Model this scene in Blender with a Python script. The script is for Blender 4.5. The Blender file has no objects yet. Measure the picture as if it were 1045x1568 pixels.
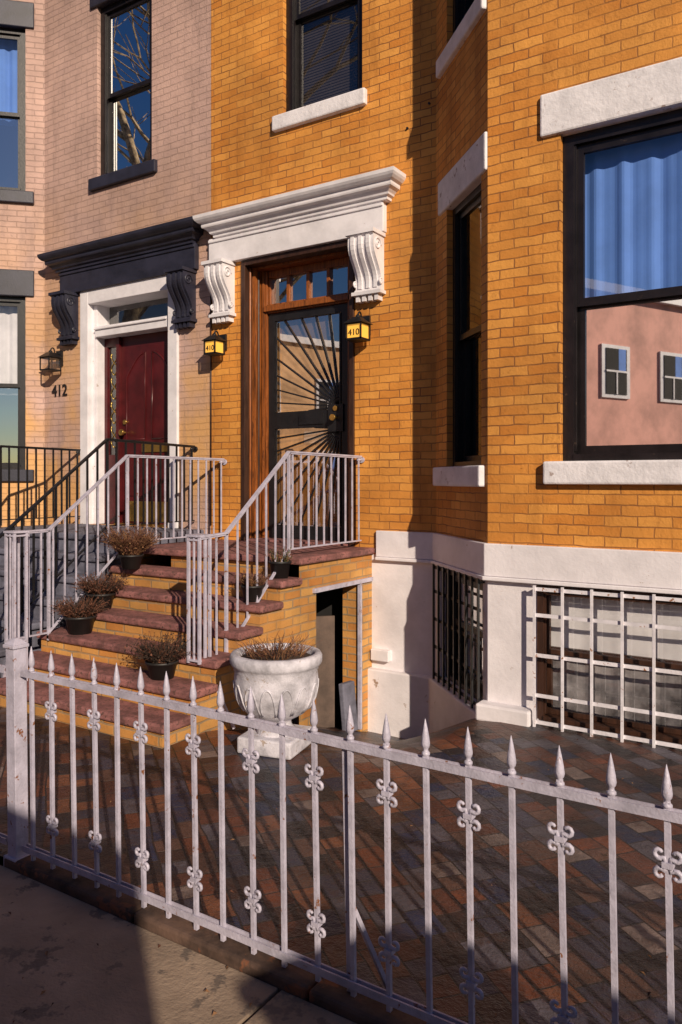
import bpy, math, random
from mathutils import Vector, Matrix
random.seed(7)
R=math.radians
scene=bpy.context.scene
# ------------------------------------------------------------------ materials
def newmat(name):
    m=bpy.data.materials.new(name); m.use_nodes=True
    nt=m.node_tree; b=nt.nodes['Principled BSDF']; return m,nt,b
def c4(c): return (c[0],c[1],c[2],1)
def noise(nt,vec,scale,detail=4,rough=.6):
    n=nt.nodes.new('ShaderNodeTexNoise'); n.inputs['Scale'].default_value=scale
    n.inputs['Detail'].default_value=min(detail,4); n.inputs['Roughness'].default_value=rough
    nt.links.new(vec,n.inputs['Vector']); return n.outputs['Fac']
def ramp(nt,fac,p0,p1,c0=(0,0,0),c1=(1,1,1)):
    r=nt.nodes.new('ShaderNodeValToRGB'); e=r.color_ramp.elements
    e[0].position=p0;e[1].position=p1;e[0].color=c4(c0);e[1].color=c4(c1)
    nt.links.new(fac,r.inputs['Fac']); return r.outputs['Color']
def mix(nt,fac,a,b,mode='MIX'):
    n=nt.nodes.new('ShaderNodeMix'); n.data_type='RGBA'; n.blend_type=mode
    if isinstance(fac,(int,float)): n.inputs[0].default_value=fac
    else: nt.links.new(fac,n.inputs[0])
    for i,v in ((6,a),(7,b)):
        if isinstance(v,tuple): n.inputs[i].default_value=c4(v)
        else: nt.links.new(v,n.inputs[i])
    return n.outputs[2]
def bump(nt,b,h,strength,dist=.01,prev=None):
    n=nt.nodes.new('ShaderNodeBump'); n.inputs['Strength'].default_value=strength
    n.inputs['Distance'].default_value=dist; nt.links.new(h,n.inputs['Height'])
    if prev: nt.links.new(prev,n.inputs['Normal'])
    nt.links.new(n.outputs['Normal'],b.inputs['Normal']); return n.outputs['Normal']
def objc(nt,scale=(1,1,1)):
    t=nt.nodes.new('ShaderNodeTexCoord'); mp=nt.nodes.new('ShaderNodeMapping')
    mp.inputs['Scale'].default_value=scale
    nt.links.new(t.outputs['Object'],mp.inputs['Vector']); return mp.outputs['Vector']
def uvc(nt,rot=0):
    t=nt.nodes.new('ShaderNodeTexCoord'); mp=nt.nodes.new('ShaderNodeMapping')
    mp.inputs['Rotation'].default_value=(0,0,rot)
    nt.links.new(t.outputs['UV'],mp.inputs['Vector']); return mp.outputs['Vector']
def warp(nt,uv,scale,amt):
    nn=nt.nodes.new('ShaderNodeTexNoise'); nn.inputs['Scale'].default_value=scale; nn.inputs['Detail'].default_value=1
    nt.links.new(uv,nn.inputs['Vector'])
    sub=nt.nodes.new('ShaderNodeVectorMath'); sub.operation='SUBTRACT'; sub.inputs[1].default_value=(.5,.5,.5)
    nt.links.new(nn.outputs['Color'],sub.inputs[0])
    sc=nt.nodes.new('ShaderNodeVectorMath'); sc.operation='SCALE'; sc.inputs['Scale'].default_value=amt
    nt.links.new(sub.outputs[0],sc.inputs[0])
    ad=nt.nodes.new('ShaderNodeVectorMath'); ad.operation='ADD'
    nt.links.new(uv,ad.inputs[0]); nt.links.new(sc.outputs[0],ad.inputs[1]); return ad.outputs[0]
def paint(name,col,rough=.5,var=.25,vs=3,bs=.3,chip=None,chipthr=.66,chips=9,metal=0,fine=60,stretch=(1,1,1)):
    m,nt,b=newmat(name); v=objc(nt,stretch)
    n1=noise(nt,v,vs,4,.65); dark=tuple(x*(1-var*1.6) for x in col)
    c=mix(nt,ramp(nt,n1,.32,.62),dark,tuple(min(1,x*(1+var*.15)) for x in col))
    if chip:
        n2=noise(nt,v,chips,4,.72); f=ramp(nt,n2,chipthr-.02,chipthr+.03)
        c=mix(nt,f,c,chip)
    nt.links.new(c,b.inputs['Base Color'])
    b.inputs['Roughness'].default_value=rough; b.inputs['Metallic'].default_value=metal
    if bs>.05: bump(nt,b,noise(nt,v,fine,2,.7),bs,.004)
    return m
def brick(name,c1,c2,mortar,w=.205,h=.068,ms=.0055,var=.35,bs=.6,tint=None,rough=.75,tz=None):
    m,nt,b=newmat(name); uv=uvc(nt); oc=objc(nt)
    wv=warp(nt,uv,9,.018)
    br=nt.nodes.new('ShaderNodeTexBrick'); br.offset=.5
    br.inputs['Scale'].default_value=1; br.inputs['Brick Width'].default_value=w
    br.inputs['Row Height'].default_value=h; br.inputs['Mortar Size'].default_value=ms
    br.inputs['Mortar Smooth'].default_value=.3; br.inputs['Bias'].default_value=-.1
    br.inputs['Color1'].default_value=c4(c1); br.inputs['Color2'].default_value=c4(c2); br.inputs['Mortar'].default_value=c4(mortar)
    nt.links.new(wv,br.inputs['Vector'])
    big=noise(nt,oc,1.1,4,.68)
    col=br.outputs['Color']
    col=mix(nt,ramp(nt,noise(nt,oc,2.6,3,.7),.42,.60,(0,0,0),(.5,)*3),col,tuple((a+b_)/2 for a,b_ in zip(c1,c2)))
    c=mix(nt,1.0,col,ramp(nt,big,.3,.65,(1-var,)*3,(1.05,)*3),'MULTIPLY')
    if tint:
        f=ramp(nt,noise(nt,oc,.8,3,.7),.38,.55,(0,0,0),(.9,)*3)
        sp=nt.nodes.new('ShaderNodeSeparateXYZ'); nt.links.new(oc,sp.inputs[0])
        mr=nt.nodes.new('ShaderNodeMapRange'); mr.inputs[1].default_value=tz[0]; mr.inputs[2].default_value=tz[1]; mr.inputs[3].default_value=1; mr.inputs[4].default_value=0
        nt.links.new(sp.outputs[2],mr.inputs[0])
        mm=nt.nodes.new('ShaderNodeMath'); mm.operation='MULTIPLY'; nt.links.new(f,mm.inputs[0]); nt.links.new(mr.outputs[0],mm.inputs[1])
        c=mix(nt,mm.outputs[0],c,tint)
    st=noise(nt,objc(nt,(3,3,.5)),1.6,4,.7)
    c=mix(nt,ramp(nt,st,.54,.70,(0,0,0),(.5,)*3),c,tuple(x*.55 for x in c1))
    sm=noise(nt,oc,16,4,.75)
    c=mix(nt,ramp(nt,sm,.58,.72,(0,0,0),(.5,)*3),c,tuple(x*.5 for x in c1))
    nt.links.new(c,b.inputs['Base Color']); b.inputs['Roughness'].default_value=rough
    a1=nt.nodes.new('ShaderNodeMath'); a1.operation='MULTIPLY_ADD'; nt.links.new(noise(nt,oc,38,3,.75),a1.inputs[0]); a1.inputs[1].default_value=.65
    inv=nt.nodes.new('ShaderNodeMath'); inv.operation='SUBTRACT'; inv.inputs[0].default_value=1
    nt.links.new(br.outputs['Fac'],inv.inputs[1]); nt.links.new(inv.outputs[0],a1.inputs[2])
    bump(nt,b,a1.outputs[0],bs,.009)
    return m
M={}
M['ybrick']=brick('yellow_brick',(.62,.225,.03),(.82,.375,.075),(.30,.115,.032),ms=.005,bs=.75)
M['pbrick']=brick('pink_painted_brick',(.53,.35,.30),(.58,.385,.32),(.43,.285,.24),var=.35,bs=1,tint=(.66,.36,.13),tz=(2.2,5.2))
M['sbrick']=brick('stoop_brick',(.64,.34,.10),(.50,.18,.035),(.34,.24,.14),ms=.008,var=.5)
M['white']=paint('white_paint_masonry',(.80,.76,.79),.6,.12,2.5,.5,(.36,.26,.2),.69,7,fine=35)
M['sill']=paint('weathered_white_stone',(.79,.76,.79),.8,.12,6,1,(.36,.28,.26),.64,8,fine=26)
M['wtrim']=paint('white_wood_trim',(.80,.77,.80),.45,.12,4,.2,(.42,.33,.28),.69,10)
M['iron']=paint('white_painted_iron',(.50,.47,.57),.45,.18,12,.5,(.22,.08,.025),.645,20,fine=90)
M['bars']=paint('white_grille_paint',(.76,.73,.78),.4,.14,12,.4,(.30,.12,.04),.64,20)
M['char']=paint('charcoal_paint',(.026,.026,.045),.45,.3,5,.3)
M['black']=paint('black_iron',(.012,.012,.014),.4,.3,8,.3)
M['wframe']=paint('black_window_frame',(.012,.009,.010),.35,.4,7,.2,(.06,.04,.03),.68,16)
M['red']=paint('maroon_door',(.085,.008,.010),.35,.3,5,.1)
M['brass']=paint('brass',(.65,.42,.12),.3,.2,10,.1,metal=.9)
M['wood']=paint('varnished_wood',(.34,.10,.02),.4,.5,5,.25,(.06,.02,.01),.60,5,stretch=(7,7,.6))
M['lwood']=paint('honey_wood',(.85,.40,.08),.45,.3,5,.2,stretch=(7,7,.6))
M['dwood']=paint('dark_wood',(.055,.022,.012),.45,.4,5,.25,stretch=(6,6,.6))
M['tread']=paint('red_granite_tread',(.30,.125,.115),.75,.4,7,.9,(.10,.05,.04),.57,40,fine=80)
M['slate']=paint('grey_stoop_stone',(.15,.15,.20),.7,.35,6,.6,fine=40)
M['kerbst']=paint('stained_concrete_kerb',(.12,.07,.05),.85,.5,5,1,(.20,.075,.035),.62,7,fine=30)
M['pot']=paint('white_plaster_planter',(.60,.58,.64),.7,.3,8,.9,(.36,.29,.25),.64,14,fine=35)
M['bpot']=paint('black_plastic_pot',(.02,.018,.018),.5,.3,8,.1)
M['soil']=paint('soil',(.05,.03,.02),.95,.4,20,1,fine=60)
M['twig']=paint('dry_stems',(.17,.065,.035),.8,.5,30,.0)
M['straw']=paint('dry_straw',(.30,.15,.065),.8,.5,30,.0)
M['grass']=paint('green_sprigs',(.07,.09,.02),.7,.5,30,.0)
M['bark']=paint('bark',(.50,.38,.24),.9,.5,10,.5)
M['asph']=paint('asphalt',(.05,.05,.052),.9,.4,3,.8,fine=120)
M['side']=paint('sidewalk_concrete',(.34,.25,.18),.85,.3,1.6,1,(.15,.115,.09),.60,7,fine=60)
M['grnd']=paint('earth',(.1,.08,.06),.95,.4,1,.5)
M['room']=paint('dark_interior',(.02,.018,.018),.9,.2,3,.0)
M['curt']=paint('blue_curtain',(.13,.28,.74),.8,.1,3,.0)
M['wcurt']=paint('white_curtain',(.78,.76,.78),.8,.12,3,.0)
M['gcurt']=paint('grey_curtain',(.30,.28,.29),.8,.5,5,.0)
M['blind']=paint('dark_blind',(.05,.04,.038),.6,.2,3,.0)
M['beige']=paint('beige_board',(.50,.32,.18),.7,.3,3,.3)
M['board']=paint('old_board',(.13,.085,.065),.7,.4,3,.3)
M['opink']=paint('pink_stucco',(.84,.42,.34),.8,.25,.7,.2)
M['ored']=paint('red_brick_far',(.40,.14,.09),.8,.2,1,.2)
M['ocream']=paint('peach_stucco',(.82,.48,.24),.8,.3,.8,.2)
M['roof']=paint('roof_felt',(.05,.05,.05),.9,.2,2,.0)
M['car']=paint('dark_car_paint',(.03,.035,.05),.25,.1,2,.0)
M['carg']=paint('car_window',(.01,.01,.012),.08,.1,2,.0)
M['tyre']=paint('tyre_rubber',(.015,.015,.015),.8,.2,6,.0)
M['chrome']=paint('chrome',(.6,.6,.62),.2,.1,4,.0,metal=1)
M['cab']=paint('green_blocker_paint',(.04,.07,.05),.5,.2,4,.1)
def tiles():
    m,nt,b=newmat('multicolour_slate_tiles'); uv=uvc(nt,R(38)); oc=objc(nt)
    br=nt.nodes.new('ShaderNodeTexBrick'); br.offset=.37; br.offset_frequency=2; br.squash=.6; br.squash_frequency=3
    for k,v in (('Scale',1),('Brick Width',.18),('Row Height',.12),('Mortar Size',.004),('Mortar Smooth',.2),('Bias',0)):
        br.inputs[k].default_value=v
    br.inputs['Color1'].default_value=(0,0,0,1);br.inputs['Color2'].default_value=(1,1,1,1);br.inputs['Mortar'].default_value=(.5,.5,.5,1)
    nt.links.new(warp(nt,uv,4,.03),br.inputs['Vector'])
    r=nt.nodes.new('ShaderNodeValToRGB')
    r.color_ramp.interpolation='CONSTANT'
    cols=[(0,(.10,.035,.022)),(.14,(.045,.042,.065)),(.26,(.15,.045,.021)),(.38,(.022,.016,.018)),(.48,(.11,.055,.04)),(.58,(.020,.026,.062)),(.68,(.19,.07,.034)),(.76,(.085,.075,.092)),(.88,(.045,.02,.015)),(.94,(.19,.14,.125))]
    e=r.color_ramp.elements
    e[0].position=0;e[0].color=c4(cols[0][1]);e[1].position=cols[1][0];e[1].color=c4(cols[1][1])
    for p,c in cols[2:]:
        x=e.new(p);x.color=c4(c)
    nt.links.new(br.outputs['Color'],r.inputs['Fac'])
    c=mix(nt,br.outputs['Fac'],r.outputs['Color'],(.018,.013,.012))
    c=mix(nt,ramp(nt,noise(nt,oc,7,4,.75),.50,.64,(0,0,0),(.6,)*3),c,(.065,.029,.022))
    c=mix(nt,1.0,c,ramp(nt,noise(nt,oc,1.6,4,.7),.35,.65,(.4,)*3,(1.15,)*3),'MULTIPLY')
    nt.links.new(c,b.inputs['Base Color']); b.inputs['Roughness'].default_value=.42
    a1=nt.nodes.new('ShaderNodeMath'); a1.operation='MULTIPLY_ADD'; nt.links.new(noise(nt,oc,14,4,.75),a1.inputs[0]); a1.inputs[1].default_value=1.8
    inv=nt.nodes.new('ShaderNodeMath'); inv.operation='SUBTRACT'; inv.inputs[0].default_value=1
    nt.links.new(br.outputs['Fac'],inv.inputs[1]); nt.links.new(inv.outputs[0],a1.inputs[2])
    bump(nt,b,a1.outputs[0],.85,.010)
    return m
M['tile']=tiles()
def glass(name,refl,tint=.8,wob=.02):
    m=bpy.data.materials.new(name); m.use_nodes=True; nt=m.node_tree; nt.nodes.clear()
    o=nt.nodes.new('ShaderNodeOutputMaterial'); mx=nt.nodes.new('ShaderNodeMixShader')
    t=nt.nodes.new('ShaderNodeBsdfTransparent'); g=nt.nodes.new('ShaderNodeBsdfGlossy')
    t.inputs['Color'].default_value=(tint,tint,tint,1); g.inputs['Roughness'].default_value=.012; g.inputs['Color'].default_value=(1,1,1,1)
    mx.inputs[0].default_value=refl
    tc=nt.nodes.new('ShaderNodeTexCoord'); n=nt.nodes.new('ShaderNodeTexNoise'); n.inputs['Scale'].default_value=1.3; n.inputs['Detail'].default_value=0
    bp=nt.nodes.new('ShaderNodeBump'); bp.inputs['Strength'].default_value=wob; bp.inputs['Distance'].default_value=.02
    nt.links.new(tc.outputs['Object'],n.inputs['Vector']); nt.links.new(n.outputs['Fac'],bp.inputs['Height'])
    nt.links.new(bp.outputs['Normal'],g.inputs['Normal'])
    nt.links.new(t.outputs[0],mx.inputs[1]); nt.links.new(g.outputs[0],mx.inputs[2]); nt.links.new(mx.outputs[0],o.inputs['Surface'])
    return m
M['glass']=glass('window_glass',.6)
M['glassR']=glass('window_glass_reflective',.85)
M['glassA']=glass('window_glass_clear',.14,.96)
M['glassD']=glass('storm_door_glass',.58,.98,.06)
def emis():
    m,nt,b=newmat('lantern_amber_glass'); b.inputs['Base Color'].default_value=(.8,.42,.06,1)
    b.inputs['Emission Color'].default_value=(1,.5,.08,1); b.inputs['Emission Strength'].default_value=.5
    b.inputs['Roughness'].default_value=.3
    return m
M['amber']=emis()
# ------------------------------------------------------------------ mesh builder
class MB:
    def __init__(s): s.v=[];s.f=[];s.m=[];s.sm=[]
    def face(s,pts,m,sm=False):
        i=len(s.v); s.v+= [tuple(p) for p in pts]; s.f.append(tuple(range(i,i+len(pts)))); s.m.append(m); s.sm.append(sm)
    def hexa(s,p,m):
        i=len(s.v); s.v+=[tuple(q) for q in p]
        for f in ((0,3,2,1),(4,5,6,7),(0,1,5,4),(1,2,6,5),(2,3,7,6),(3,0,4,7)):
            s.f.append(tuple(i+k for k in f)); s.m.append(m); s.sm.append(False)
    def box(s,x0,x1,y0,y1,z0,z1,m):
        s.hexa([(x0,y0,z0),(x1,y0,z0),(x1,y1,z0),(x0,y1,z0),(x0,y0,z1),(x1,y0,z1),(x1,y1,z1),(x0,y1,z1)],m)
    def lbox(s,fr,u0,u1,a0,a1,z0,z1,m):
        P=lambda u,a,z:fp(fr,u,a,z)
        s.hexa([P(u0,a0,z0),P(u1,a0,z0),P(u1,a1,z0),P(u0,a1,z0),P(u0,a0,z1),P(u1,a0,z1),P(u1,a1,z1),P(u0,a1,z1)],m)
    def bar(s,p,q,w,h,m,up=(0,0,1)):
        p=Vector(p);q=Vector(q);d=(q-p).normalized();up=Vector(up)
        if abs(d.dot(up))>.98: up=Vector((0,1,0))
        r=d.cross(up).normalized()*w/2; t=r.cross(d).normalized()*h/2
        s.hexa([p-r-t,p+r-t,q+r-t,q-r-t,p-r+t,p+r+t,q+r+t,q-r+t],m)
    def tube(s,pts,rs,m,seg=8,caps=True):
        pts=[Vector(p) for p in pts]
        if not isinstance(rs,(list,tuple)): rs=[rs]*len(pts)
        base=len(s.v); ref=None
        for i,p in enumerate(pts):
            d=(pts[min(i+1,len(pts)-1)]-pts[max(i-1,0)])
            d=d.normalized() if d.length>1e-9 else Vector((0,0,1))
            if ref is None:
                ref=Vector((0,0,1)) if abs(d.z)<.9 else Vector((1,0,0))
            a=(ref-d*ref.dot(d)).normalized(); ref=a; b=d.cross(a)
            for k in range(seg):
                t=2*math.pi*k/seg
                s.v.append(tuple(p+(a*math.cos(t)+b*math.sin(t))*rs[i]))
        for i in range(len(pts)-1):
            for k in range(seg):
                k2=(k+1)%seg
                s.f.append((base+i*seg+k,base+i*seg+k2,base+(i+1)*seg+k2,base+(i+1)*seg+k)); s.m.append(m); s.sm.append(seg>4)
        if caps:
            s.f.append(tuple(base+k for k in range(seg))[::-1]);s.m.append(m);s.sm.append(False)
            e=base+(len(pts)-1)*seg
            s.f.append(tuple(e+k for k in range(seg)));s.m.append(m);s.sm.append(False)
    def lathe(s,c,prof,m,seg=24,mod=None,smooth=True):
        base=len(s.v)
        for r,z in prof:
            for k in range(seg):
                t=2*math.pi*k/seg; rr=r*(mod(t,z) if mod else 1)
                s.v.append((c[0]+rr*math.cos(t),c[1]+rr*math.sin(t),c[2]+z))
        for i in range(len(prof)-1):
            for k in range(seg):
                k2=(k+1)%seg
                s.f.append((base+i*seg+k,base+i*seg+k2,base+(i+1)*seg+k2,base+(i+1)*seg+k)); s.m.append(m); s.sm.append(smooth)
    def prism(s,fr,poly,u0,u1,m):
        n=len(poly)
        s.face([fp(fr,u0,a,z) for a,z in poly],m); s.face([fp(fr,u1,a,z) for a,z in poly][::-1],m)
        for i in range(n):
            a,z=poly[i]; a2,z2=poly[(i+1)%n]
            s.face([fp(fr,u0,a,z),fp(fr,u1,a,z),fp(fr,u1,a2,z2),fp(fr,u0,a2,z2)],m)
    def mould(s,fr,u0,u1,prof,m):
        for (o,z),(o2,z2) in zip(prof[:-1],prof[1:]):
            A=[(u0-o,.01),(u0-o,-o),(u1+o,-o),(u1+o,.01)]; B=[(u0-o2,.01),(u0-o2,-o2),(u1+o2,-o2),(u1+o2,.01)]
            for i in range(3):
                s.face([fp(fr,A[i][0],A[i][1],z),fp(fr,A[i+1][0],A[i+1][1],z),fp(fr,B[i+1][0],B[i+1][1],z2),fp(fr,B[i][0],B[i][1],z2)],m)
        for o,z in (prof[-1],prof[0]):
            s.face([fp(fr,u0-o,.01,z),fp(fr,u0-o,-o,z),fp(fr,u1+o,-o,z),fp(fr,u1+o,.01,z)],m)
    def wall(s,fr,u0,u1,z0,z1,ops,m,rev=.13,mr=None):
        us=sorted({u0,u1}|{x for o in ops for x in o[:2]}); zs=sorted({z0,z1}|{x for o in ops for x in o[2:4]})
        for a,b in zip(us[:-1],us[1:]):
            for c,d in zip(zs[:-1],zs[1:]):
                mu,mz=(a+b)/2,(c+d)/2
                if any(o[0]<mu<o[1] and o[2]<mz<o[3] for o in ops): continue
                s.face([fp(fr,a,0,c),fp(fr,b,0,c),fp(fr,b,0,d),fp(fr,a,0,d)],m)
        mr=mr or m
        for a,b,c,d in ops:
            s.face([fp(fr,a,0,c),fp(fr,a,0,d),fp(fr,a,rev,d),fp(fr,a,rev,c)],mr)
            s.face([fp(fr,b,0,d),fp(fr,b,0,c),fp(fr,b,rev,c),fp(fr,b,rev,d)],mr)
            s.face([fp(fr,a,0,d),fp(fr,b,0,d),fp(fr,b,rev,d),fp(fr,a,rev,d)],mr)
            s.face([fp(fr,b,0,c),fp(fr,a,0,c),fp(fr,a,rev,c),fp(fr,b,rev,c)],mr)
def fp(fr,u,a,z):
    (px,py),(dx,dy)=fr
    return (px+dx*u-dy*a, py+dy*u+dx*a, z)
def finish(mb,name,parent=None,bevel=0,shear=0):
    me=bpy.data.meshes.new(name)
    vs=mb.v
    if shear: vs=[(x-shear*z,y,z) for x,y,z in vs]
    me.from_pydata(vs,[],mb.f)
    names=[]
    for k in mb.m:
        if k not in names: names.append(k)
    for k in names: me.materials.append(M[k])
    uvl=me.uv_layers.new(name='UVMap')
    for p,k,sm in zip(me.polygons,mb.m,mb.sm):
        p.material_index=names.index(k); p.use_smooth=sm
        n=p.normal
        if abs(n.z)>.8: t=Vector((1,0,0)); bt=Vector((0,1,0))
        else:
            t=Vector((-n.y,n.x,0)).normalized(); bt=Vector((0,0,1))
            if t.x+.9*t.y<0: t=-t
        for li in p.loop_indices:
            co=me.vertices[me.loops[li].vertex_index].co
            uvl.data[li].uv=(co.dot(t),co.dot(bt))
    me.update()
    ob=bpy.data.objects.new(name,me); scene.collection.objects.link(ob)
    if parent: ob.parent=parent
    if bevel:
        w=ob.modifiers.new('weld','WELD'); w.merge_threshold=.0001
        b=ob.modifiers.new('bev','BEVEL'); b.width=bevel; b.segments=2; b.limit_method='ANGLE'; b.angle_limit=R(40)
    return ob
def empty(name,loc=(0,0,0)):
    e=bpy.data.objects.new(name,None); e.empty_display_size=.3; scene.collection.objects.link(e); return e
# ------------------------------------------------------------------ frames
S=math.sqrt(.5)
FM=((0,6.0),(1,0))
YB=5.21
FC=((-2.93,6.0),(S,-S))
FB=((0,YB),(1,0))
FR_=((.42,YB),(S,S))
FP=((-8.95,YB),(S,S))
CL=.79/S
TOP=9.4
house=empty('brick_house')
house2=empty('brick_house')
w=MB()
door=(-5.06,-3.74,1.06,3.85); upw=(-4.55,-3.66,5.14,7.15)
w.wall(FM,-5.469,-3.62,-.75,TOP,[door,upw],'ybrick',.13)
w.wall(FM,-3.62,-2.93,1.0,TOP,[],'ybrick')
cw=(.27,1.0,1.76,3.86); cwu=(.27,1.0,5.14,7.15)
w.wall(FC,0,CL,1.0,TOP,[cw,cwu],'ybrick',.12)
bw=(-1.622,-.10,1.78,3.985); bwu=(-1.622,-.10,5.2,7.3)
w.wall(FB,-2.14,.42,1.0,TOP,[bw,bwu],'ybrick',.12)
w.wall(FR_,0,CL,1.0,TOP,[(.12,.85,1.76,3.86),(.12,.85,5.14,7.15)],'ybrick',.12)
w.wall(FM,1.21,1.9,1.0,TOP,[],'ybrick')
finish(w,'brick_walls',house)
w=MB()
w.wall(FM,-3.62,-2.93,-.75,1.0,[],'white')
cb=(.10,1.03,.02,.94)
w.wall(FC,0,CL,-.75,1.0,[cb],'white',.1)
bb=(-1.78,-.25,.03,.955)
w.wall(FB,-2.14,.42,-.75,1.0,[bb],'white',.1)
w.wall(FR_,0,CL,-.75,1.0,[],'white'); w.wall(FM,1.21,1.9,-.75,1.0,[],'white')
finish(w,'white_basement_walls',house)
def planband(name,pts,z0,z1,m,par,bev=.006,slope=0):
    mb=MB(); n=len(pts)
    top=[(x,y,z1) for x,y in pts]; bot=[(x,y,z0) for x,y in pts]
    mb.face(top,m); mb.face(bot[::-1],m)
    for i in range(n):
        j=(i+1)%n; mb.face([bot[i],bot[j],top[j],top[i]],m)
    return finish(mb,name,par,bev)
def bandpts(o,xl,xr):
    k=o*math.tan(R(22.5))
    f=[(xl,6-o),(-2.93-k,6-o),(-2.14-k,YB-o),(.42+k,YB-o),(1.21+k,6-o),(xr,6-o)]
    b=[(xr,6.05),(1.16,6.05),(.39,YB+.05),(-2.11,YB+.05),(-2.88,6.05),(xl,6.05)]
    return f+b
planband('water_table_band',bandpts(.035,-3.50,1.9),.985,1.213,'white',house)
planband('band_lip',bandpts(.05,-3.50,1.9),.955,.983,'white',house)
def plpts(o):
    k=o*math.tan(R(22.5))
    return [(-3.6,6-o),(-2.93-k,6-o),(-2.14-k,YB-o),(-1.80,YB-o),(-1.80,YB+.05),(-2.11,YB+.05),(-2.88,6.05),(-3.6,6.05)]
planband('foundation_plinth',plpts(.07),-.75,-.005,'white',house,.012)
mb=MB(); mb.lbox(FB,-2.19,-1.80,-.11,.02,-.02,.10,'white'); finish(mb,'pilaster_foot',house,.015)
mb=MB(); mb.lbox(FM,-3.54,-3.36,-.06,.02,.07,.17,'white'); finish(mb,'meter_box',house,.008)
mb=MB()
mb.lbox(FM,-4.653,-3.609,-.05,.12,5.01,5.155,'sill')
mb.lbox(FC,.05,1.07,-.05,.11,1.61,1.765,'sill'); mb.lbox(FC,.10,1.10,-.04,.11,5.0,5.145,'sill')
mb.lbox(FC,.10,1.112,-.022,.1,3.855,4.13,'sill')
mb.lbox(FB,-1.725,.0,-.06,.11,1.63,1.785,'sill'); mb.lbox(FB,-1.755,.02,-.03,.1,3.98,4.268,'sill')
mb.lbox(FB,-1.725,.0,-.06,.11,5.05,5.205,'sill')
mb.lbox(FM,-4.653,-3.609,-.03,.1,7.147,7.4,'sill'); mb.lbox(FC,.10,1.112,-.022,.1,7.147,7.4,'sill'); mb.lbox(FB,-1.755,.02,-.03,.1,7.297,7.55,'sill')
mb.lbox(FR_,.05,1.0,-.05,.11,1.61,1.765,'sill'); mb.lbox(FR_,.05,1.0,-.022,.1,3.855,4.13,'sill')
finish(mb,'stone_sills_and_lintels',house,.014)
mb=MB()
for (u,z) in ((-2.99,4.86),(-3.2,4.7)):
    mb.tube([fp(FM,u,.01,z),fp(FM,u,-.015,z)],.010,'black',8)
mb.tube([fp(FM,-5.462,-.012,1.2),fp(FM,-5.462,-.012,3.8)],.008,'dwood',6)
finish(mb,'wall_anchors',house)
for hs,x0,x1,mm in ((house,-5.469,1.9,'wtrim'),(house2,-12.5,-5.475,'char')):
    mb=MB(); mb.box(x0,x1,4.75,14,TOP,TOP+.35,mm); mb.box(x0,x1,5.0,14,TOP+.35,TOP+.4,'roof')
    mb.box(x0,x1,13.8,14,-.75,TOP,'ored'); 
    if hs is house: mb.box(x1-.02,x1,6.01,13.8,-.75,TOP,'ored')
    else: mb.box(x0,x0+.02,6.01,13.8,-.75,TOP,'ored')
    finish(mb,'roof_cornice',hs)
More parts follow.
